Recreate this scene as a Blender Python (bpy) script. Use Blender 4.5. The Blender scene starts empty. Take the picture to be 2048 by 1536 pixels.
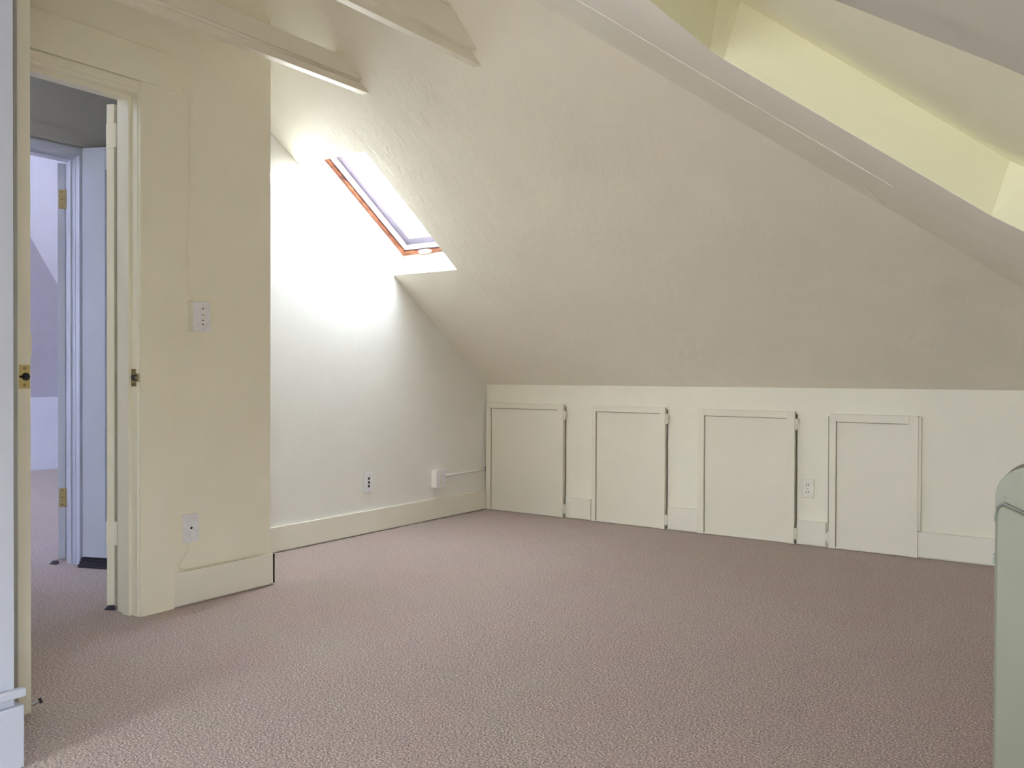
import bpy, bmesh, math, random
from mathutils import Vector, Matrix
from mathutils.geometry import tessellate_polygon
random.seed(7)
D = bpy.data
C = bpy.context.scene.collection

# ------------------------------------------------------------------ constants (metres)
TH = 0.61025689; SN, CS = math.sin(TH), math.cos(TH); T = math.tan(TH)
HK = 0.932                      # knee wall height
XR = 4.19                       # right knee wall
YR = -6.54                      # rear knee wall
YM = YR / 2                     # ridge line
XD = 0.566                      # plane of the wall with the door
def zmain(y): return HK - T * y
def zrear(y): return HK + T * (y - YR)
def zroof(y): return min(zmain(y), zrear(y))
def zhip(x): return HK + T * (XR - x)

# ------------------------------------------------------------------ materials
def newmat(name):
    m = D.materials.new(name); m.use_nodes = True
    nt = m.node_tree; b = nt.nodes['Principled BSDF']
    return m, nt, b
def link(nt, a, b): nt.links.new(a, b)
def ramp(nt, fac, stops):
    r = nt.nodes.new('ShaderNodeValToRGB')
    while len(r.color_ramp.elements) < len(stops): r.color_ramp.elements.new(0.5)
    for e, (p, c) in zip(r.color_ramp.elements, stops):
        e.position = p; e.color = (*c, 1)
    link(nt, fac, r.inputs[0]); return r.outputs[0]
def noise(nt, scale, detail=3, rough=.5, vec=None):
    n = nt.nodes.new('ShaderNodeTexNoise')
    n.inputs['Scale'].default_value = scale; n.inputs['Detail'].default_value = detail
    n.inputs['Roughness'].default_value = rough
    if vec is not None: link(nt, vec, n.inputs['Vector'])
    return n.outputs['Fac']
def coords(nt, scale=(1, 1, 1), rot=(0, 0, 0)):
    tc = nt.nodes.new('ShaderNodeTexCoord'); mp = nt.nodes.new('ShaderNodeMapping')
    mp.inputs['Scale'].default_value = scale; mp.inputs['Rotation'].default_value = rot
    link(nt, tc.outputs['Object'], mp.inputs['Vector']); return mp.outputs['Vector']
def bump(nt, h, strength, dist, normal=None):
    b = nt.nodes.new('ShaderNodeBump')
    b.inputs['Strength'].default_value = strength; b.inputs['Distance'].default_value = dist
    link(nt, h, b.inputs['Height'])
    if normal is not None: link(nt, normal, b.inputs['Normal'])
    return b.outputs['Normal']

def paint(name, col, rough=.45, coarse=.0, fine=.35, var=.03, streak=None, spec=.5):
    m, nt, b = newmat(name)
    v = coords(nt)
    n = noise(nt, 1.7, 4, .6, v)
    lo = tuple(c * (1 - var) for c in col); hi = tuple(min(1, c * (1 + var)) for c in col)
    link(nt, ramp(nt, n, [(.3, lo), (.7, hi)]), b.inputs['Base Color'])
    b.inputs['Roughness'].default_value = rough
    b.inputs['Specular IOR Level'].default_value = spec
    nb = bump(nt, noise(nt, 90, 3, .6, v), fine, .0012)
    if coarse:
        nb = bump(nt, noise(nt, 9, 5, .62, v), coarse, .01, nb)
    if streak:
        vs = coords(nt, streak[1], streak[2] if len(streak) > 2 else (0, 0, 0))
        nb = bump(nt, ramp(nt, noise(nt, 4, 6, .6, vs), [(.45, (0, 0, 0)), (.62, (1, 1, 1))]), streak[0], .006, nb)
    link(nt, nb, b.inputs['Normal'])
    return m

def plain(name, col, rough=.5, metal=0., spec=.5):
    m, nt, b = newmat(name)
    v = coords(nt); n = noise(nt, 40, 3, .5, v)
    link(nt, ramp(nt, n, [(.3, tuple(c * .93 for c in col)), (.7, tuple(min(1, c * 1.05) for c in col))]), b.inputs['Base Color'])
    b.inputs['Roughness'].default_value = rough; b.inputs['Metallic'].default_value = metal
    b.inputs['Specular IOR Level'].default_value = spec
    return m

CREAM = (.80, .755, .63)
M_wall = paint('cream_wall_paint', (.865, .83, .70), .5, .12, .35)
M_gable = paint('cream_alcove_paint', (.80, .79, .755), .5, .16, .4)
M_slope = paint('cream_slope_plaster', (.83, .79, .68), .42, .16, .4, .03, (.28, (4, 1.1, 2.2), (-TH, 0, 0)))
M_hip = paint('cream_hip_plaster', (.80, .765, .67), .45, .15, .4)
M_recess = paint('pale_yellow_recess_paint', (.76, .74, .555), .55, .05, .3)
M_trim = paint('cream_gloss_trim_paint', (.86, .83, .69), .33, .05, .12)
M_base = paint('cream_baseboard_paint', (.81, .78, .69), .33, .05, .12)
M_shadow_line = plain('brown_shadow_line', (.20, .165, .11), .8)  # painted shadow colour for the inner edges of the cupboard mouldings
M_beam = paint('cream_beam_paint', (.80, .755, .64), .35, .1, .25)
M_knee = paint('cream_knee_wall_paint', (.84, .81, .70), .45, .14, .4)
M_cup = paint('cream_cupboard_paint', (.80, .765, .66), .4, .04, .15)
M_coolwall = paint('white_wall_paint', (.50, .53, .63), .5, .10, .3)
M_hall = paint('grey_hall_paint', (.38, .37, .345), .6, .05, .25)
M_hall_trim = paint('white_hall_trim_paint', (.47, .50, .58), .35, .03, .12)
M_far = paint('lilac_white_paint', (.70, .72, .82), .6, .05, .3)
M_plastic = plain('white_plastic', (.80, .80, .84), .3)
M_plastic_cream = plain('cream_plastic', (.82, .80, .72), .35)
M_black = plain('black_hole', (.012, .011, .012), .6)
M_dark = plain('dark_gap', (.05, .045, .035), .8)
M_brass = plain('polished_brass', (.78, .64, .33), .22, 1.)
M_brass_old = plain('tarnished_brass', (.36, .29, .15), .35, .8)
M_steel = plain('steel', (.6, .6, .6), .3, 1.)
M_cord = plain('ivory_cord_sheath', (.76, .72, .58), .4)
M_rubber = plain('black_ribbed_rubber', (.018, .018, .028), .5)
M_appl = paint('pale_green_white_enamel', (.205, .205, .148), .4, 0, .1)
M_seam = plain('grey_green_seam', (.26, .28, .25), .6)

def carpet():
    m, nt, b = newmat('pinkish_beige_carpet')
    v = coords(nt)
    fine = noise(nt, 165, 2, .65, v)
    c1 = ramp(nt, fine, [(.30, (.11, .08, .075)), (.43, (.385, .31, .292)), (.56, (.49, .395, .375)), (.67, (.86, .76, .72))])
    big = noise(nt, 3.2, 4, .6, v)
    c2 = ramp(nt, big, [(.35, (.98, 1.0, .93)), (.65, (1.0, .93, .94))])
    mx = nt.nodes.new('ShaderNodeMix'); mx.data_type = 'RGBA'; mx.blend_type = 'MULTIPLY'
    mx.inputs[0].default_value = 1
    link(nt, c1, mx.inputs[6]); link(nt, c2, mx.inputs[7])
    link(nt, mx.outputs[2], b.inputs['Base Color'])
    b.inputs['Roughness'].default_value = .95; b.inputs['Specular IOR Level'].default_value = .1
    b.inputs['Sheen Weight'].default_value = .25
    vor = nt.nodes.new('ShaderNodeTexVoronoi'); vor.inputs['Scale'].default_value = 120
    link(nt, v, vor.inputs['Vector'])
    nb = bump(nt, vor.outputs['Distance'], .8, .005)
    nb = bump(nt, fine, .6, .004, nb)
    link(nt, nb, b.inputs['Normal'])
    return m
M_carpet = carpet()
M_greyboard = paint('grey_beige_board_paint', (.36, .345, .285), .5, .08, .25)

def wood():
    m, nt, b = newmat('reddish_brown_window_wood')
    v = coords(nt, (1, 1, 1))
    n = noise(nt, 14, 5, .65, v)
    link(nt, ramp(nt, n, [(.3, (.10, .028, .018)), (.5, (.36, .12, .06)), (.72, (.62, .27, .13))]), b.inputs['Base Color'])
    b.inputs['Roughness'].default_value = .45
    return m
M_wood = wood()
M_sashgrey = plain('lilac_grey_sash', (.20, .17, .235), .4)
M_latch = plain('worn_grey_latch_metal', (.42, .42, .40), .4)
M_sashwhite = plain('white_sash_strip', (.80, .82, .90), .35)

def glass():
    m = D.materials.new('clear_window_glass'); m.use_nodes = True; nt = m.node_tree
    nt.nodes.clear()
    o = nt.nodes.new('ShaderNodeOutputMaterial'); mix = nt.nodes.new('ShaderNodeMixShader')
    t = nt.nodes.new('ShaderNodeBsdfTransparent'); g = nt.nodes.new('ShaderNodeBsdfGlossy')
    g.inputs['Roughness'].default_value = .03
    t.inputs['Color'].default_value = (.95, .97, .97, 1)
    mix.inputs[0].default_value = .05
    link(nt, t.outputs[0], mix.inputs[1]); link(nt, g.outputs[0], mix.inputs[2])
    link(nt, mix.outputs[0], o.inputs[0])
    return m
M_glass = glass()

# ------------------------------------------------------------------ mesh helpers
def obj(name, bm, mat, parent=None, smooth=False, bevel=0, seg=2):
    bmesh.ops.recalc_face_normals(bm, faces=bm.faces[:])
    me = D.meshes.new(name); bm.to_mesh(me); bm.free()
    if smooth:
        for f in me.polygons: f.use_smooth = True
    me.materials.append(mat)
    o = D.objects.new(name, me); C.objects.link(o)
    if parent: o.parent = parent; o.matrix_parent_inverse = parent.matrix_world.inverted() if False else Matrix.Identity(4)
    if bevel:
        md = o.modifiers.new('bevel', 'BEVEL'); md.width = bevel; md.segments = seg
        md.limit_method = 'ANGLE'; md.angle_limit = math.radians(40); md.harden_normals = False
    return o
def tag(o, label, cat=None, group=None, kind=None):
    if label: o['label'] = label
    if cat: o['category'] = cat
    if group: o['group'] = group
    if kind: o['kind'] = kind
    return o
def empty(name, loc, rz=0):
    o = D.objects.new(name, None); C.objects.link(o)
    o.location = loc; o.rotation_euler = (0, 0, rz); o.empty_display_size = .1
    return o
def S(o, label, cat): return tag(o, label, cat, kind='structure')

def bx(bm, x0, x1, y0, y1, z0, z1):
    v = [bm.verts.new(p) for p in ((x0, y0, z0), (x1, y0, z0), (x1, y1, z0), (x0, y1, z0), (x0, y0, z1), (x1, y0, z1), (x1, y1, z1), (x0, y1, z1))]
    for f in ((0, 3, 2, 1), (4, 5, 6, 7), (0, 1, 5, 4), (1, 2, 6, 5), (2, 3, 7, 6), (3, 0, 4, 7)):
        bm.faces.new([v[i] for i in f])
    return v
def box(*a): bm = bmesh.new(); bx(bm, *a); return bm
def boxes(lst):
    bm = bmesh.new()
    for a in lst: bx(bm, *a)
    return bm
def addplate(bm, outer, holes, off):
    """solid slab: polygon (with holes) swept by the vector off"""
    off = Vector(off); loops = [[Vector(p) for p in l] for l in [outer] + list(holes)]
    flat = [p for l in loops for p in l]
    tris = tessellate_polygon(loops)
    a = [bm.verts.new(p) for p in flat]; b = [bm.verts.new(p + off) for p in flat]
    for t in tris:
        try:
            bm.faces.new([a[i] for i in t]); bm.faces.new([b[i] for i in reversed(t)])
        except ValueError: pass
    k = 0
    for l in loops:
        n = len(l)
        for i in range(n):
            j = (i + 1) % n
            bm.faces.new([a[k + i], a[k + j], b[k + j], b[k + i]])
        k += n
def plate(outer, holes, off):
    bm = bmesh.new(); addplate(bm, outer, holes, off); return bm
def tube(bm, pts, r, n=10, cap=True):
    pts = [Vector(p) for p in pts]; rings = []
    up = Vector((0, 0, 1))
    for i, p in enumerate(pts):
        d = (pts[min(i + 1, len(pts) - 1)] - pts[max(i - 1, 0)]).normalized()
        u = up if abs(d.dot(up)) < .95 else Vector((1, 0, 0))
        s = d.cross(u).normalized(); w = s.cross(d).normalized()
        rings.append([bm.verts.new(p + r * (math.cos(2 * math.pi * k / n) * s + math.sin(2 * math.pi * k / n) * w)) for k in range(n)])
    for a, b in zip(rings, rings[1:]):
        for k in range(n): bm.faces.new([a[k], a[(k + 1) % n], b[(k + 1) % n], b[k]])
    if cap: bm.faces.new(rings[0][::-1]); bm.faces.new(rings[-1])
def disc(bm, c, axis, r, depth, n=20):
    c = Vector(c); a = Vector(axis).normalized()
    tube(bm, [c, c + a * depth], r, n)
def catmull(P, n=8):
    P = [Vector(p) for p in P]; out = []
    for i in range(len(P) - 1):
        p0 = P[max(i - 1, 0)]; p1 = P[i]; p2 = P[i + 1]; p3 = P[min(i + 2, len(P) - 1)]
        for k in range(n):
            t = k / n
            out.append(.5 * (2 * p1 + (p2 - p0) * t + (2 * p0 - 5 * p1 + 4 * p2 - p3) * t * t + (3 * p1 - p0 - 3 * p2 + p3) * t ** 3))
    out.append(P[-1]); return out

# ------------------------------------------------------------------ floor
S(obj('floor', box(-5.6, 4.4, -9.2, .25, -.06, 0), M_carpet), 'pinkish beige loop pile carpet running through room, hall and far room', 'floor')

# ------------------------------------------------------------------ roof slopes
def P3(x, y): return (x, y, zmain(y))
def R3(x, y): return (x, y, zrear(y))
NM = Vector((0, SN, CS))            # outward normal of the slope over the cupboards
xh = lambda y: XR + y
xr_ = XR + YM                        # hip meets ridge
WY0, WY1, WX = -1.026, -1.822, .528  # opening in the slope
DEP = .17
outer = [P3(0, .12), P3(XR + .12, .12), P3(xr_, YM), P3(0, YM), P3(0, WY1), P3(WX, WY1), P3(WX, WY0), P3(0, WY0)]
S(obj('ceiling', plate(outer, [], NM * DEP), M_slope), 'cream plastered roof slope above the low cupboards with skylight opening', 'ceiling')
# hip slope with its shallow recess
NH = Vector((SN, 0, CS))
def H3(x, y): return (x, y, zhip(x))
rec = [H3(3.262, -3.738), H3(3.275, -3.705), H3(3.672, -3.41), H3(3.727, -3.44), H3(4.02, -3.50), H3(4.02, -4.58), H3(3.81, -4.572), H3(3.702, -4.55), H3(3.275, -4.52)]
YB = -9.0; YC = -4.9; ZC = zrear(YC); XC = XR - (ZC - HK) / T     # rear bay: flat ceiling from YC back to a full height wall with an added fill window
cen = sum((Vector(p) for p in rec), Vector()) / len(rec)
hipo = [H3(XR + .12, .12), H3(XR + .12, YB - .12), H3(XC, YB - .12), H3(XC, YC), H3(xr_, YM)]
bm = bmesh.new()
addplate(bm, hipo, [rec], NH * .001)
addplate(bm, [Vector(p) + NH * .001 for p in hipo], [[Vector(p) + (Vector(p) - cen).normalized() * .20 + NH * .001 for p in rec]], NH * (DEP - .001))
S(obj('ceiling_hip', bm, M_hip), 'cream hip end roof slope at upper right of the photo', 'ceiling')
RD = .10
hiq = [(a - SN * RD, b) for a, b in ((3.283, -3.745), (3.297, -3.683), (3.697, -3.376), (3.745, -3.383), (4.07, -3.47), (4.07, -4.58), (3.865, -4.572), (3.757, -4.55), (3.300, -4.52))]
bm = bmesh.new()
# lining of the recess: sides and back as one shell
k = len(rec)
lo = [bm.verts.new(Vector(p)) for p in rec]; hi = [bm.verts.new(Vector(H3(*q)) + NH * RD) for q in hiq]
cen = sum((Vector(p) for p in rec), Vector()) / k
lo2 = [bm.verts.new(Vector(p) + (Vector(p) - cen).normalized() * .07 + NH * .002) for p in rec]
hi2 = [bm.verts.new(v.co + (v.co - cen).normalized() * .09 + NH * .02) for v in hi]
for i in range(k):
    j = (i + 1) % k
    bm.faces.new([lo[i], lo[j], hi[j], hi[i]]); bm.faces.new([lo2[j], lo2[i], hi2[i], hi2[j]]); bm.faces.new([lo[j], lo[i], lo2[i], lo2[j]])
for t in tessellate_polygon([[v.co for v in hi]]):
    bm.faces.new([hi[i] for i in t]); bm.faces.new([hi2[i] for i in reversed(t)])
S(obj('ceiling_recess', bm, M_recess), 'shallow pale yellow recess in the hip slope, upper right', 'ceiling recess')
# rear slope (behind the camera) and opening for the added rear window
NR = Vector((0, -SN, CS))
rear = [R3(XC, YC), R3(xr_, YM), R3(.3, YM), R3(.3, YC)]
S(obj('ceiling_rear', plate(rear, [], NR * DEP), M_hip), 'cream roof slope behind the camera', 'ceiling')
S(obj('ceiling_bay', box(.5, XC + .15, YB - .1, YC + .12, ZC + .001, ZC + .16), M_hip), 'flat cream ceiling of the bay behind the camera', 'ceiling')
RW = [(1.66, YB, .30), (3.25, YB, .30), (3.25, YB, 1.56), (1.66, YB, 1.56)]

# taped joint running down the hip slope and thicker skim board edge beside the fold
band = [H3(1.70, -2.485), H3(3.06, -1.125), H3(3.13, -1.95), H3(3.375, -2.765), H3(3.05, -3.02), H3(2.78, -3.30), H3(2.55, -3.52), H3(2.1, -3.1)]
S(obj('trim_7', plate(band, [], -NH * .0013), M_hip), 'skimmed plaster band with a cut end along the hip fold', 'trim')
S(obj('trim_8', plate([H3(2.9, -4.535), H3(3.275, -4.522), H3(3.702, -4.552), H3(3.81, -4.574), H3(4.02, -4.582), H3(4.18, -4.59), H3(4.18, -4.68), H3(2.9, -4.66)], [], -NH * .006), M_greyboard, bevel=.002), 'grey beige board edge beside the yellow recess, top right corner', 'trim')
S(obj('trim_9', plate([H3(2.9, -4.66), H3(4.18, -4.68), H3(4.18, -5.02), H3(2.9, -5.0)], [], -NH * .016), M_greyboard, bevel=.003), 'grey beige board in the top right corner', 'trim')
QW = [(XR, -6.45, .20), (XR, -5.3, .20), (XR, -5.3, .74), (XR, -6.45, .74)]

# ------------------------------------------------------------------ walls
# knee wall under the slope with four cupboard openings
DOORS = [dict(x0=.017, x1=.687, zt=.797, bl=.038, br=.045, bt=.038), dict(x0=.919, x1=1.463, zt=.796, bl=.028, br=.038, bt=.040),
         dict(x0=1.690, x1=2.300, zt=.791, bl=.040, br=.045, bt=.040), dict(x0=2.499, x1=2.975, zt=.784, bl=.038, br=.046, bt=.045)]
bm = bmesh.new()
holes = []
for i, d in enumerate(DOORS):
    gr = .009 if i < 3 else -.01
    gl = .012 if i == 3 else -.012
    holes.append([(d['x0'] - gl + 0, 0, .004), (d['x1'] + gr, 0, .004), (d['x1'] + gr, 0, d['zt'] - .015), (d['x0'] - gl, 0, d['zt'] - .015)])
addplate(bm, [(-.08, 0, -.02), (XR + .1, 0, -.02), (XR + .1, 0, HK + .0), (-.08, 0, HK + .0)], holes, (0, .05, 0))
bx(bm, -.08, XR + .1, .05, .1, -.02, HK + .1)
S(obj('wall_back', bm, M_knee), 'low cream knee wall holding the four cupboard doors', 'wall')
S(obj('wall_right', plate([(XR, YB - .1, -.02), (XR, .1, -.02), (XR, .1, HK + .03), (XR, YB - .1, HK + .03)], [QW], (.1, 0, 0)), M_knee), 'low cream knee wall on the right below the hip slope', 'wall')
S(obj('wall_rear', plate([(.5, YB, -.02), (XR + .1, YB, -.02), (XR + .1, YB, HK + .03), (XC, YB, ZC + .1), (.5, YB, ZC + .1)], [RW], (0, -.1, 0)), M_knee), 'cream wall behind the camera with an added fill window', 'wall')
# alcove gable wall x=0
def gpoly(x, ys, over):
    return [(x, ys[0], -.02)] + [(x, ys[-1], -.02)] + [(x, y, zroof(y) + over) for y in reversed(ys)]
S(obj('wall_left', plate([(0, -2.56, -.02), (0, .05, -.02), (0, .05, zmain(0) + .2075), (0, -2.56, zmain(-2.56) + .2075)], [], (-.08, 0, 0)), M_gable),
  'cream gable wall of the alcove with the skylight and sun patch', 'wall')
S(obj('wall_return', box(0, XD - .002, -2.555, -2.492, -.02, 2.95), M_gable), 'short return wall between alcove and door wall', 'wall')
# door wall with opening
DY0, DY1, DZ = -3.965, -3.163, 2.165
WT = .146
S(obj('wall_door', plate([(XD, -4.3, -.02), (XD, -2.4923, -.02), (XD, -2.4923, zmain(-2.4923) + .1), (XD, YM, zmain(YM) + .1), (XD, -4.3, zroof(-4.3) + .1)],
      [[(XD, DY0, -.01), (XD, DY0, DZ), (XD, DY1, DZ), (XD, DY1, -.01)]], (-WT, 0, 0)), M_wall), 'cream wall with the doorway to the hall', 'wall')
# near wall on the left
nw = bmesh.new()
addplate(nw, [(1.58, YB - .05, -.02), (1.58, -4.138, -.02), (1.58, -4.138, zrear(-4.138) + .1), (1.58, YC, ZC + .1), (1.58, YB - .05, ZC + .1)], [], (-.9, 0, 0))
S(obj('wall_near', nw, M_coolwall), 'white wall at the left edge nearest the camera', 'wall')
# hall far wall with second doorway
HX = -.57; HY0, HY1, HZ = -3.56, -2.80, 2.135
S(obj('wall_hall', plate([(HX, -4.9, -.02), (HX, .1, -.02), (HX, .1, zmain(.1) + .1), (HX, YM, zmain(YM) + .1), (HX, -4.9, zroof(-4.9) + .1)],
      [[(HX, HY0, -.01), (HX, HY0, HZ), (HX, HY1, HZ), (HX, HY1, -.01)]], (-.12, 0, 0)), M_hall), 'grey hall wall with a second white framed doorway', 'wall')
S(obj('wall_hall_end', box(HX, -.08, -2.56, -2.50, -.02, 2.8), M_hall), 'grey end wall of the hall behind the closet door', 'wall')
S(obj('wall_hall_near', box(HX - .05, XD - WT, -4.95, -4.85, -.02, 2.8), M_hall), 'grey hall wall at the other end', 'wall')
S(obj('ceiling_hall', box(HX - .02, XD - WT + .02, -4.9, -2.5, 2.72, 2.78), M_hall), 'hall ceiling', 'ceiling')
# far room
FX = -5.3; FK = .755
xf = lambda y: FX + (HK - FK) / T - y      # fold between far hip and main slope
bm = bmesh.new()
S(obj('ceiling_far', plate([P3(-.62, .1), P3(xf(.1), .1), P3(xf(YM), YM), P3(-.62, YM)], [], NM * .12), M_far), 'pale slope of the far room', 'ceiling')
NF = Vector((-SN, 0, CS))
def F3(x, y): return (x, y, FK + T * (x - FX))
S(obj('ceiling_far_hip', plate([F3(FX - .1, .2), F3(FX - .1, -6.7), F3(xf(YM) + .3, -6.7), F3(xf(YM), YM), F3(xf(.2), .2)], [], NF * .12), M_far), 'pale lilac sloping ceiling at the end of the far room', 'ceiling')
S(obj('ceiling_far_rear', plate([R3(-.62, YM), R3(-.62, -5.3), R3(xf(YM), -5.3), R3(xf(YM), YM)], [], NR * .12), M_far), 'far room rear slope', 'ceiling')
S(obj('wall_far', box(FX - .1, FX, -5.4, .2, -.02, FK + .03), M_far), 'low lilac white wall at the far end of the next room', 'wall')
S(obj('wall_far_back', box(FX, -.62, 0, .1, -.02, HK + .05), M_far), 'low knee wall of the far room', 'wall')
FW = [(-3.7, -5.3, 1.0), (-3.1, -5.3, 1.0), (-3.1, -5.3, 1.6), (-3.7, -5.3, 1.6)]
S(obj('wall_far_side', plate([(FX - .1, -5.3, -.02), (-.62, -5.3, -.02), (-.62, -5.3, 3.3), (FX - .1, -5.3, 3.3)], [FW], (0, -.1, 0)), M_far), 'far room wall with its added window', 'wall')
S(obj('baseboard_far', box(FX, FX + .018, -5.3, 0, 0, .19), M_far), 'tall lilac white baseboard in the far room', 'baseboard')

# ------------------------------------------------------------------ windows
# skylight: local frame a = x, b = up the slope, c = outward
def W(a, b, c): return Vector((a, WY0 - CS * b, zmain(WY0) + SN * b)) + NM * c
LEN = (WY0 - WY1) / CS
def ring(bm, a0, a1, b0, b1, w, c0, c1, wb=None):
    wb = wb if wb is not None else w
    addplate(bm, [W(a0, b0, c0), W(a1, b0, c0), W(a1, b1, c0), W(a0, b1, c0)],
             [[W(a0 + w, b0 + wb, c0), W(a1 - w, b0 + wb, c0), W(a1 - w, b1 - wb, c0), W(a0 + w, b1 - wb, c0)]], NM * (c1 - c0))
w1 = empty('window_1', W(WX / 2, LEN / 2, DEP)); S(w1, 'skylight with reddish brown wooden frame in the slope above the alcove', 'window')
wl = lambda o: setattr(o, 'location', -w1.location)
bm = bmesh.new(); ring(bm, -.01, WX + .01, -.01, LEN + .01, .040, DEP, DEP + .035, .042); wl(obj('window_frame', bm, M_wood, w1))
bm = bmesh.new(); ring(bm, .030, WX - .03, .032, LEN - .032, .013, DEP + .010, DEP + .09); wl(tag(obj('gasket', bm, M_sashgrey, w1), 'dark rubber gasket'))
bm = bmesh.new(); ring(bm, .043, WX - .043, .045, LEN - .045, .014, DEP + .004, DEP + .09); wl(obj('sash_strip', bm, M_sashwhite, w1))
bm = bmesh.new(); ring(bm, .057, WX - .057, .059, LEN - .059, .050, DEP + .035, DEP + .10); wl(obj('sash', bm, M_sashgrey, w1))
bm = bmesh.new(); addplate(bm, [W(.06, .06, DEP + .08), W(WX - .06, .06, DEP + .08), W(WX - .06, LEN - .06, DEP + .08), W(.06, LEN - .06, DEP + .08)], [], NM * .004)
wl(obj('pane', bm, M_glass, w1))
bm = bmesh.new(); bmesh.ops.create_uvsphere(bm, u_segments=24, v_segments=12, radius=1)
rot = Matrix((Vector((1, 0, 0)), Vector((0, -CS, SN)), NM)).transposed().to_4x4()
bmesh.ops.transform(bm, matrix=Matrix.Translation(W(.205, .024, DEP - .006)) @ rot @ Matrix.Diagonal((.060, .019, .014, 1)), verts=bm.verts)
hd = obj('latch', bm, M_sashwhite, w1, smooth=True); wl(hd)
bm = bmesh.new(); disc(bm, W(.225, .026, DEP - .012), -NM, .006, .012); hd.data.materials[0] = M_latch; kk = obj('latch_pin', bm, M_steel, hd)
# added windows out of view: rear, low side and far room, for fill light
def simple_fill_window(name, corners, inward, label):
    c = sum((Vector(p) for p in corners), Vector()) / 4
    e = empty(name, c); S(e, label, 'window')
    n = Vector(inward).normalized()
    outl = [Vector(p) - n * .05 for p in corners]
    inl = [c - n * .05 + (Vector(p) - c) * .9 for p in corners]
    o = obj('window_frame', plate(outl, [inl], -n * .05), M_hall_trim, e); o.location = -c
    o = obj('pane', plate([p - n * .02 for p in inl], [], -n * .004), M_glass, e); o.location = -c  # pane of the added fill window
simple_fill_window('fill_window_rear', RW, (0, 1, 0), 'added fill light window in the unseen wall behind the camera')
simple_fill_window('fill_window_side', QW, (-1, 0, 0), 'added low fill light window in the right knee wall, out of view')
simple_fill_window('fill_window_far', FW, (0, 1, 0), 'added fill light window of the far room, out of view')

def portal(corners, inward, name):
    c = sum((Vector(p) for p in corners), Vector()) / 4
    u = Vector(corners[1]) - Vector(corners[0]); v = Vector(corners[3]) - Vector(corners[0])
    l = D.lights.new(name, 'AREA'); l.shape = 'RECTANGLE'; l.size = u.length; l.size_y = v.length
    l.cycles.is_portal = True
    o = D.objects.new(name, l); C.objects.link(o)
    z = -Vector(inward).normalized(); x = u.normalized(); y = z.cross(x)
    m = Matrix((x, y, z)).transposed().to_4x4(); m.translation = c - Vector(inward).normalized() * .22
    o.matrix_world = m
portal([W(-.02, -.02, .06), W(WX + .02, -.02, .06), W(WX + .02, LEN + .02, .06), W(-.02, LEN + .02, .06)], -NM, 'sky_through_skylight')
portal(RW, (0, 1, 0), 'sky_through_rear_fill_window')
portal(QW, (-1, 0, 0), 'sky_through_side_fill_window')
portal(FW, (0, 1, 0), 'sky_through_far_fill_window')

# ------------------------------------------------------------------ cupboard doors in the knee wall
CL = ['leftmost low cream cupboard door, in the corner of the alcove', 'low cream cupboard door, second from the alcove corner, the narrower hinged one',
      'low cream cupboard door left of the old two-socket outlet', 'low cream cupboard door with a mitred corner, right of the two-socket outlet']
for i, d in enumerate(DOORS):
    x0, x1, zt = d['x0'], d['x1'], d['zt']
    e = empty('cupboard_door', ((x0 + x1) / 2, 0, 0))
    tag(e, CL[i], 'cupboard door', 'low cupboard doors in the knee wall')
    c = (x0 + x1) / 2; x0 -= c; x1 -= c
    obj('panel', box(x0 + .004, x1 - .002, -.019, .004, .006, zt - .004), M_cup, e)
    bl, br, bt = d['bl'], d['br'], d['bt']; pr = .032
    fr = bmesh.new()
    bx(fr, x0, x0 + bl, -pr, -.018, .003, zt)
    bx(fr, x0 + bl, x1 - br, -pr, -.018, zt - bt, zt)
    bx(fr, x1 - br, x1, -pr, -.018, .003, zt)
    bx(fr, x0 + bl, x1 - br, -.0225, -.018, .003, .012)
    bx(fr, x0, x1, -.0185, .003, zt - .006, zt)
    obj('frame_moulding', fr, M_cup, e, bevel=.0015)
    obj('shadow_line', boxes([(x0 + bl, x1 - br - .008, -.0205, -.018, zt - bt - .0032, zt - bt), (x0 + bl, x0 + bl + .003, -.0205, -.018, .012, zt - bt)]), M_shadow_line, e)  # brown strips painted as the shadow under the top and left mouldings
    def hinge(x, z):
        b = boxes([(x - .004, x + .016, -.024, -.019, z - .03, z + .03), (x - .018, x + .012, -.0225, -.002, z - .022, z + .022)]); tube(b, [(x + .004, -.026, z - .034), (x + .004, -.026, z + .034)], .0055, 8)
        obj('hinge', b, M_cup, e)
    if i < 3: hinge(x1 + .004, zt - .075); hinge(x1 + .004, .065)
    else:
        hinge(x0 - .009, .065)
        bm = bmesh.new(); bx(bm, x1 - .003, x1 + .014, -.022, .0, .15, zt - .004); obj('edge_moulding', bm, M_cup, e, bevel=.003)

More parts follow.
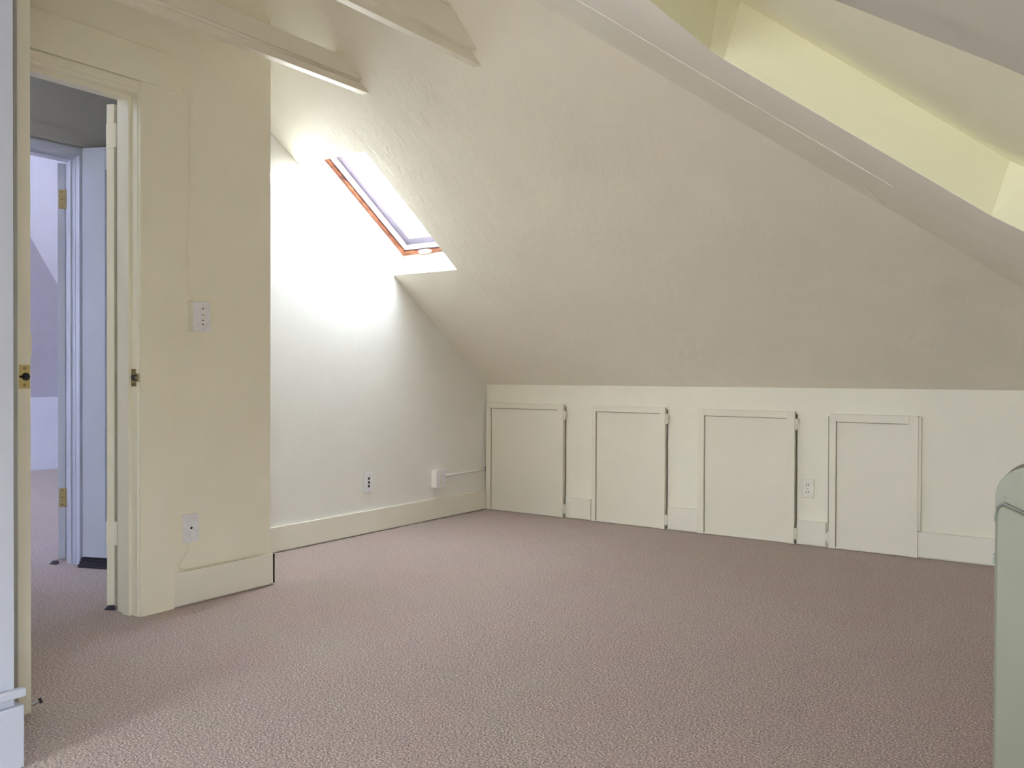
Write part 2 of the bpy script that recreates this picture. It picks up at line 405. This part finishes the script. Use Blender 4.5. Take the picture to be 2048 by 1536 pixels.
# baseboards
for (a, b2, zt) in ((.702, .902, .148), (1.478, 1.684, .150), (2.311, 2.481, .146)):
    S(obj('baseboard_back', box(a, b2, -.018, .0, .006, zt), M_base, bevel=.002), 'short cream baseboard block between two cupboard doors', 'baseboard')
S(obj('baseboard_back', box(2.964, XR, -.02, 0, .006, .146), M_base, bevel=.004), 'cream baseboard right of the last cupboard door', 'baseboard')
S(obj('baseboard_left', box(0, .017, -2.49, -.03, .007, .1465), M_base, bevel=.003), 'cream baseboard along the alcove wall', 'baseboard')
S(obj('baseboard_door', boxes([(XD, XD + .017, -3.013, -2.478, .008, .150), (.02, XD + .017, -2.4915, -2.476, .008, .150)]), M_base, bevel=.002), 'white cream baseboard under the cable plate beside the doorway', 'baseboard')
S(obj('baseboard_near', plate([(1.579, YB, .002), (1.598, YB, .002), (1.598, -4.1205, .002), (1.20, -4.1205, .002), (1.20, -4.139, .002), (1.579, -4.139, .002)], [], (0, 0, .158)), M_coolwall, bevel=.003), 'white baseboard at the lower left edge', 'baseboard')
S(obj('baseboard_right', box(XR - .018, XR, YB, -.03, .005, .146), M_base), 'baseboard of the right knee wall', 'baseboard')
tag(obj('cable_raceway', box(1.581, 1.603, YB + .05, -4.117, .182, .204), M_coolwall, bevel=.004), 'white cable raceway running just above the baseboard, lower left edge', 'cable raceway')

# thin corner strip beside the alcove corner and dark drilled holes where the conduit enters
cs = empty('conduit', (0, -.25, .297)); tag(cs, 'painted cream conduit from the surface box to the alcove corner', 'conduit')
bm = bmesh.new(); tube(bm, [(.008, -.25, -.003), (.008, .232, .002)], .0075, 10)
obj('pipe', bm, M_gable, cs, smooth=True)
bm = bmesh.new(); disc(bm, (.0105, .226, .003), (0, 1, 0), .014, .004); tag(obj('hole', bm, M_black, cs), 'dark hole at the corner end')

# ------------------------------------------------------------------ door wall: header, casing, jambs
S(obj('trim_1', box(XD, XD + .022, -4.05, -2.982, 2.198, 2.345), M_trim, bevel=.002), 'wide flat cream header board above the doorway', 'trim')
S(obj('trim_2', boxes([(XD - .002, XD + .015, -3.164, -3.013, .0, 2.199), (XD - .002, XD + .015, -4.10, -3.975, .0, 2.199)]), M_wall), 'flat side casing of the doorway', 'trim')
# jamb profile on the right side (profile in plan: x from wall face inward, y leftwards)
J = DY1
prof = [(XD + .013, J), (XD + .013, J - .006), (XD + .003, J - .006), (XD - .001, J - .011), (XD - .042, J - .011), (XD - .042, J - .024), (XD - .088, J - .024), (XD - .088, J - .012), (XD - WT, J - .012), (XD - WT, J)]
bm = bmesh.new(); addplate(bm, [(x, y, 0) for x, y in prof], [], (0, 0, 2.172)); 
def mir(y): return DY0 + (DY1 - y)
addplate(bm, [(x, mir(y), 0) for x, y in reversed(prof)], [], (0, 0, 2.172))
# head jamb, same steps
hp = [(XD + .011, DZ + .03), (XD + .011, DZ - .0), (XD + .001, DZ - .0), (XD - .004, DZ - .016), (XD - .046, DZ - .016), (XD - .046, DZ - .032), (XD - .090, DZ - .032), (XD - .090, DZ - .018), (XD - WT, DZ - .018), (XD - WT, DZ + .03)]
addplate(bm, [(x, DY0 - .0, z) for x, z in hp], [], (0, DY1 - DY0, 0))
S(obj('trim_3', bm, M_trim), 'stepped cream jamb and stop of the doorway', 'trim')

# strike plate on the right jamb
sp = empty('strike_plate', (XD - .028, J - .011, .985)); tag(sp, 'small tarnished brass strike plate on the right jamb of the doorway', 'strike plate')
bm = bmesh.new(); bx(bm, -.014, .020, -.0025, .001, -.036, .036); bx(bm, .018, .040, -.003, .0, -.017, .017); obj('plate', bm, M_brass_old, sp, bevel=.001)
bm = bmesh.new(); disc(bm, (-.001, -.0035, .0), (0, 1, 0), .0125, .002); bx(bm, .0, .028, -.0036, -.002, .004, .012); bx(bm, .0, .028, -.0036, -.002, -.012, -.005); tag(obj('latch_hole', bm, M_black, sp), 'black latch hole')
for z in (-.027, .027):
    bm = bmesh.new(); disc(bm, (0, -.0035, z), (0, 1, 0), .0035, .002, 12); obj('screw', bm, M_dark, sp)

# leaf 1, opened square into the room
def leaf(bm, L, t, h, z0=.012, panels=()):
    bx(bm, 0, L, -t / 2, t / 2, z0, h)
def panel_leaf(L, t, z0, h, sx, pans, rec=.008):
    """door leaf of stiles and rails with sunk panels; pans = list of (z0,z1)"""
    bm = bmesh.new()
    bx(bm, sx, L - sx, -t / 2 + rec, t / 2 - rec, z0 + .05, h - .05)
    bx(bm, 0, sx, -t / 2, t / 2, z0, h); bx(bm, L - sx, L, -t / 2, t / 2, z0, h)
    zs = [z0] + [v for p in pans for v in p] + [h]
    for a, b in zip(zs[::2], zs[1::2]): bx(bm, sx, L - sx, -t / 2, t / 2, a, b)
    return bm
d1 = empty('door_1', (XD + .004, -3.967, 0)); S(d1, 'cream door standing open into the room, seen edge on at left', 'door')
L1 = 1.28 - XD - .004
obj('leaf', panel_leaf(L1, .037, .012, 2.13, .11, [(.25, 1.0), (1.12, 2.0)]), M_trim, d1, bevel=.002)
lp = obj('latch_plate', box(L1 - .001, L1 + .0022, -.0155, .0155, .957, 1.025), M_brass, d1, bevel=.0008); tag(lp, 'polished brass latch plate')
bm = bmesh.new(); disc(bm, (L1 + .0012, .0035, .991), (1, 0, 0), .0115, .002, 24); bx(bm, L1 + .0012, L1 + .0032, -.0145, 0, .988, .9945)
tag(obj('latch_bore', bm, M_black, lp), 'dark round bore')
for z in (.967, 1.015):
    bm = bmesh.new(); disc(bm, (L1 + .0012, .0, z), (1, 0, 0), .0042, .002, 14); obj('screw', bm, M_brass_old, lp)
obj('knob_rose', box(L1 - .06, L1 - .012, .018, .0275, 1.048, 1.118), M_trim, d1, bevel=.002)
bm = bmesh.new(); tube(bm, [(L1 - .02, .018, .028), (L1 - .01, .045, .036)], .004, 8)
for k in range(5): tube(bm, [(L1 - .019 + k * .002, .022 + k * .005, .029 + k * .0015), (L1 - .0185 + k * .002, .0245 + k * .005, .030 + k * .0015)], .0065, 10)
ds = obj('door_stop', bm, M_steel, d1, smooth=True)
bm = bmesh.new(); tube(bm, [(L1 - .01, .045, .036), (L1 - .008, .052, .038)], .008, 10); obj('rubber_tip', bm, M_rubber, ds)
for z in (.25, 1.05, 1.85): obj('hinge', box(-.006, .03, -.024, -.0175, z - .045, z + .045), M_brass_old, d1)

# leaf 2, folded back into the hall with painted hinges on its edge
ang = math.radians(114)
d2 = empty('door_2', (XD - WT - .052, J - .012, 0), ang); S(d2, 'cream door folded back into the hall, painted hinges on its edge', 'door')
obj('leaf', box(0, .56, -.018, .018, .014, 2.14), M_trim, d2, bevel=.002)
for z in (2.005, .325):
    b = boxes([(-.004, .0, -.030, .017, z - .05, z + .05)]); tube(b, [(-.006, -.031, z - .05), (-.006, -.031, z + .05)], .0065, 10)
    for zz in (z - .035, z + .035): disc(b, (-.0045, .004, zz), (-1, 0, 0), .004, .0015, 10)
    obj('hinge', b, M_trim, d2)
bm = bmesh.new(); S(obj('trim_4', box(XD - WT - .028, XD - WT + .001, J + .012, J + .03, 0, 2.2), M_hall), 'shaded rebate behind the folded door', 'trim')

# conduit from the header to the switch box
cd = empty('conduit', (XD, -2.928, 1.78)); tag(cd, 'painted conduit dropping from the header board to the switch box', 'conduit')
bm = bmesh.new(); bx(bm, 0, .012, -.007, .007, -.465, .452); bx(bm, 0, .012, -.054, -.007, .438, .452); obj('channel', bm, M_wall, cd, bevel=.002)
sb = empty('switch_box', (XD, -2.900, 1.25)); tag(sb, 'surface mounted white switch box at shoulder height right of the doorway', 'switch box')
obj('box', box(0, .044, -.042, .036, -.063, .062), M_plastic_cream, sb, bevel=.003)
pl = obj('face_plate', box(.044, .0485, -.044, .040, -.066, .064), M_plastic, sb, bevel=.003)
for z in (.034, .014, -.010, -.034):
    bm = bmesh.new()
    if z in (.014, -.010): bx(bm, .0484, .0525, -.004, .010, z - .0055, z + .0035)
    else: disc(bm, (.0484, .003, z), (1, 0, 0), .0035, .001, 12)
    obj('switch' if z in (.014, -.010) else 'screw', bm, M_plastic_cream if z in (.014, -.010) else M_dark, pl)
for z in (.0065, -.018): obj('slot', box(.0483, .0492, -.0045, .0105, z, z + .003), M_dark, pl)

# cable plate and cord
cp = empty('cable_plate', (XD, -2.927, .332)); tag(cp, 'white wall plate with a single black cable hole, low beside the doorway', 'wall plate')
obj('plate', box(0, .007, -.0385, .0385, -.0615, .0615), M_plastic, cp, bevel=.003)
bm = bmesh.new(); disc(bm, (.006, .001, 0), (1, 0, 0), .0055, .002, 20); tag(obj('cable_hole', bm, M_black, cp), 'black cable hole')
for z in (.046, -.046): bm = bmesh.new(); disc(bm, (.0065, .001, z), (1, 0, 0), .003, .0012, 12); obj('screw', bm, M_dark if False else M_plastic_cream, cp)
pts = catmull([(XD + .004, -2.946, .274), (XD + .005, -2.942, .255), (XD + .006, -2.945, .232), (XD + .006, -2.962, .209), (XD + .007, -2.982, .184), (XD + .007, -2.984, .170), (XD + .008, -2.975, .160), (XD + .009, -2.950, .1545), (XD + .010, -2.85, .1545), (XD + .010, -2.70, .1545), (XD + .010, -2.60, .1545), (XD + .010, -2.49, .1545)])
bm = bmesh.new(); tube(bm, pts, .0032, 8)
tag(obj('cord', bm, M_cord, smooth=True), 'thin ivory cord curling from the cable plate along the baseboard top', 'cord')

# three hole plate
tp = empty('wall_plate', (0, -1.257, .322)); tag(tp, 'white wall plate with three black holes on the alcove wall', 'wall plate')
obj('plate', box(0, .006, -.040, .040, -.058, .058), M_plastic, tp, bevel=.002)
for z in (.024, 0, -.024): bm = bmesh.new(); disc(bm, (.0055, .003, z), (1, 0, 0), .0085, .0018, 16); tag(obj('socket', bm, M_black, tp), 'black round socket')
# surface outlet
so = empty('surface_outlet', (0, -.585, .283)); tag(so, 'surface mounted cream outlet box with white face on the alcove wall', 'outlet')
obj('box', box(0, .045, -.055, .037, -.060, .060), M_plastic_cream, so, bevel=.003)
pl = obj('face_plate', box(.045, .050, -.056, .038, -.062, .062), M_plastic, so, bevel=.002)
for z in (.022, -.022):
    bm = bmesh.new(); disc(bm, (.0495, -.008, z), (1, 0, 0), .013, .002, 20); s_ = obj('receptacle', bm, M_plastic_cream, pl)
    for y in (-.013, -.006): obj('slot', box(.0512, .0518, y, y + .002, z - .004, z + .004), M_black, s_)
# old duplex outlet on the knee wall
ko = empty('wall_outlet', (2.375, 0, .336)); tag(ko, 'old white two-socket outlet between the third and fourth cupboard doors', 'outlet')
pl = obj('face_plate', box(-.034, .034, -.008, .0, -.056, .056), M_plastic_cream, ko, bevel=.004)
for z in (.021, -.021):
    bm = bmesh.new(); disc(bm, (-.004, -.0075, z), (0, -1, 0), .0135, .0015, 22); s_ = obj('receptacle', bm, M_plastic_cream, ko)
    for sg in (-1, 1):
        q = [(-.004 + sg * a, -.0088, z + b_) for a, b_ in ((.003, -.003), (.0065, -.003), (.0095, .001), (.0095, .005), (.005, .005), (.005, .001))]
        obj('slot', plate(q, [], (0, -.0011, 0)), M_black, s_)
bm = bmesh.new(); disc(bm, (-.002, -.0075, 0), (0, -1, 0), .003, .001, 10); obj('screw', bm, M_dark, ko)

# ------------------------------------------------------------------ hall doorway
bm = boxes([(HX, HX + .020, -3.70, -2.686, 2.185, 2.250), (HX, HX + .032, -3.70, -2.69, 2.176, 2.192)])
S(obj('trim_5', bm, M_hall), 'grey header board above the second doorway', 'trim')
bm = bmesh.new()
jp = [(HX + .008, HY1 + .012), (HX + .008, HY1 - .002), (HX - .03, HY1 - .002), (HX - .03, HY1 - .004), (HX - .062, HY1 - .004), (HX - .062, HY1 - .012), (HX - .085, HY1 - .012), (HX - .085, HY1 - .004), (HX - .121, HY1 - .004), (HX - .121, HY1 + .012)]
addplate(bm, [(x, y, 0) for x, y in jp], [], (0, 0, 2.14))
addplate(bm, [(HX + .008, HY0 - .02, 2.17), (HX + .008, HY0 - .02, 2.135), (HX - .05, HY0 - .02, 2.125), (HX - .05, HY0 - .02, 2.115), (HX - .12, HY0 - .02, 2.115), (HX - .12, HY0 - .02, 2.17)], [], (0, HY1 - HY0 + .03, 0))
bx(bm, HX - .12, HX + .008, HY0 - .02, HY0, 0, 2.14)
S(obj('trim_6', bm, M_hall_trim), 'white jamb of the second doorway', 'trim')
d4 = empty('door_4', (HX - .128, HY1 - .004, 0), math.radians(146)); S(d4, 'white door opened into the far room, brass hinges on its edge', 'door')
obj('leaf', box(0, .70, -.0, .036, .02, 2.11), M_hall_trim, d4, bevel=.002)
for z in (1.92, .345):
    b = boxes([(-.003, .0, -.003, .031, z - .05, z + .05)]); 
    for k in range(3): tube(b, [(-.006, -.006, z - .05 + k * .034), (-.006, -.006, z - .05 + k * .034 + .030)], .0065, 10)
    h_ = tag(obj('hinge', b, M_brass_old, d4), 'tarnished brass hinge')
    for zz in (z - .038, z, z + .038):
        bm = bmesh.new(); disc(bm, (-.003, .016, zz), (-1, 0, 0), .0035, .001, 10); obj('screw', bm, M_dark, h_)
d3 = empty('door_3', (HX + .037, -2.791, 0), math.radians(22)); S(d3, 'pale grey blue closet door ajar at the end of the hall', 'door')
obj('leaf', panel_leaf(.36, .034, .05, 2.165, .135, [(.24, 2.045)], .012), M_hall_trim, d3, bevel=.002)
bm = bmesh.new()
for k in range(3): bx(bm, -.002, .36, -.050 + k * .012, .02, .001, .018 + k * .014)
tag(obj('draught_strip', bm, M_rubber, d3), 'black ribbed strip under the closet door')
# dark carpet gripper scraps by the jambs
for (x, y, a, lab) in ((XD - WT - .065, J - .035, .4, 'dark scrap of loose edging on the carpet beside the folded door'), (HX - .15, HY1 - .08, .2, 'dark scrap of loose edging on the carpet at the second doorway')):
    bm = bmesh.new(); v = [bm.verts.new(p) for p in ((0, 0, 0), (.05, .004, 0), (.03, .035, 0), (.012, .012, .018), (.045, .01, .022), (.03, .03, .016))]
    for f in ((0, 2, 1), (3, 4, 5), (0, 1, 4, 3), (1, 2, 5, 4), (2, 0, 3, 5)): bm.faces.new([v[i] for i in f])
    o = obj('carpet_scrap', bm, M_rubber); o.location = (x, y, .0); o.rotation_euler = (0, 0, a); tag(o, lab, 'scrap')

# ------------------------------------------------------------------ collar beams
def beam(x, z0, z1, label, bead, wlow, prou):
    y1 = (HK - z0) / T; e = empty('collar_beam', (x, -3.1, z0)); tag(e, label, 'beam', 'painted collar beams under the roof')
    yo = -3.1
    def prism(xa, xb, za, zb, yend, gap=.0):
        bm = bmesh.new()
        ya = (HK - za) / T - yo + gap; yb = (HK - zb) / T - yo + gap
        addplate(bm, [(xa - x, yend - yo, za - z0), (xa - x, ya, za - z0), (xa - x, yb, zb - z0), (xa - x, yend - yo, zb - z0)], [], (xb - xa, 0, 0))
        return bm
    obj('lower_board', prism(x, x + wlow, z0, z0 + .048, -4.13, .012), M_beam, e, bevel=.0015)
    obj('upper_board', prism(x + .004, x + wlow + prou, z0 + .044, z1, -4.13, .006), M_beam, e, bevel=.0015)
    if bead:
        bm = bmesh.new(); tube(bm, [(wlow + .004, -4.13 - yo, .038), (wlow + .004, (HK - z0 - .05) / T - yo, .042)], .009, 10)
        obj('bead', bm, M_beam, e, smooth=True)
beam(.772, 2.395, 2.520, 'cream painted beam under the roof above the doorway wall, left of the two', True, .042, .018)
beam(1.470, 2.392, 2.560, 'cream painted beam under the roof, the right one of the two', False, .038, .030)

# ------------------------------------------------------------------ pale green rounded appliance at the right edge
ap = empty('cabinet', (3.93, -3.39, 0)); tag(ap, 'pale green-white round-topped cabinet at the right edge of the photo', 'cabinet')
def rounded(w, zt, r, n=10):
    pts = [(-w, 0.0)]
    for k in range(n + 1):
        a = math.pi - k / n * math.pi / 2
        pts.append((-w + r + r * math.cos(a), zt - r * 1.0 + r * math.sin(a)))
    for k in range(n + 1):
        a = math.pi / 2 - k / n * math.pi / 2
        pts.append((w - r + r * math.cos(a), zt - r + r * math.sin(a)))
    pts.append((w, 0.0)); return pts
prof = rounded(.25, .838, .058)
bm = bmesh.new(); addplate(bm, [(x, -.0, z + (.012 if z == 0 else 0)) for x, z in prof], [], (0, .11, 0))
obj('body', bm, M_appl, ap, bevel=.006, seg=3)
bm = bmesh.new()
fp = [(-.2475, .014), (-.2475, .745), (-.243, .762), (-.234, .766), (.245, .545), (.245, .014)]
addplate(bm, [(x, -.012, z) for x, z in fp], [], (0, .014, 0)); dr = obj('front_panel', bm, M_appl, ap, bevel=.003)
bm = bmesh.new(); tube(bm, [(-.2500, -.0, .735), (-.2485, -.004, .752), (-.2455, -.006, .763), (-.236, -.006, .769), (.245, -.006, .549)], .0022, 6)
tag(obj('seam', bm, M_seam, ap), 'dark seam line')
bm = bmesh.new(); disc(bm, (-.236, .001, .778), (0, -1, 0), .003, .003, 10); obj('rivet', bm, M_seam, ap)
bm = bmesh.new(); bx(bm, -.2535, -.249, .004, .012, .655, .672); obj('catch', bm, M_seam, ap)
for sx in (-.2, .2):
    for sy in (.025, .085):
        bm = bmesh.new(); tube(bm, [(sx, sy, 0), (sx, sy, .016)], .018, 12); obj('foot', bm, M_rubber, ap)

# ------------------------------------------------------------------ light
sun = D.lights.new('sun', 'SUN'); sun.energy = 36; sun.angle = math.radians(3.2); sun.color = (1, .985, .96)
so_ = D.objects.new('sun', sun); C.objects.link(so_)
so_.rotation_euler = Vector((-.528, -.667, -.28)).to_track_quat('-Z', 'Y').to_euler()
wd = D.worlds.new('World'); bpy.context.scene.world = wd; wd.use_nodes = True
nt = wd.node_tree; bg = nt.nodes['Background']      # overcast blue-white sky above, dimmer ground below the horizon
tc = nt.nodes.new('ShaderNodeTexCoord'); sx = nt.nodes.new('ShaderNodeSeparateXYZ'); link(nt, tc.outputs['Generated'], sx.inputs[0])
mr = nt.nodes.new('ShaderNodeMapRange'); mr.inputs[1].default_value = -.12; mr.inputs[2].default_value = .12; link(nt, sx.outputs['Z'], mr.inputs[0])
link(nt, ramp(nt, mr.outputs[0], [(0, (.40, .41, .38)), (1, (.84, .91, 1.0))]), bg.inputs['Color'])
bg.inputs['Strength'].default_value = 21

# ------------------------------------------------------------------ camera
f, yaw, pi_, ro = 1729.736, .6086957, -.0099179, .0037944
F = Vector((-math.sin(yaw) * math.cos(pi_), math.cos(yaw) * math.cos(pi_), math.sin(pi_)))
R = Vector((math.cos(yaw), math.sin(yaw), 0)); U = R.cross(F)
R2 = R * math.cos(ro) + U * math.sin(ro); U2 = -R * math.sin(ro) + U * math.cos(ro)
cam = D.cameras.new('camera'); co = D.objects.new('camera', cam); C.objects.link(co)
m = Matrix((R2, U2, -F)).transposed().to_4x4(); m.translation = (3.8591, -5.2084, 1.0)
co.matrix_world = m
cam.sensor_fit = 'HORIZONTAL'; cam.sensor_width = 36; cam.lens = f / 2048 * 36; cam.clip_start = .02
sc = bpy.context.scene; sc.camera = co
sc.view_settings.view_transform = 'Standard'; sc.view_settings.look = 'None'
sc.view_settings.gamma = 1; sc.view_settings.use_curve_mapping = False
sc.view_settings.exposure = 1.12
sc.cycles.max_bounces = 14; sc.cycles.diffuse_bounces = 10; sc.cycles.transparent_max_bounces = 12
sc.cycles.use_denoising = True; sc.cycles.sample_clamp_indirect = 8
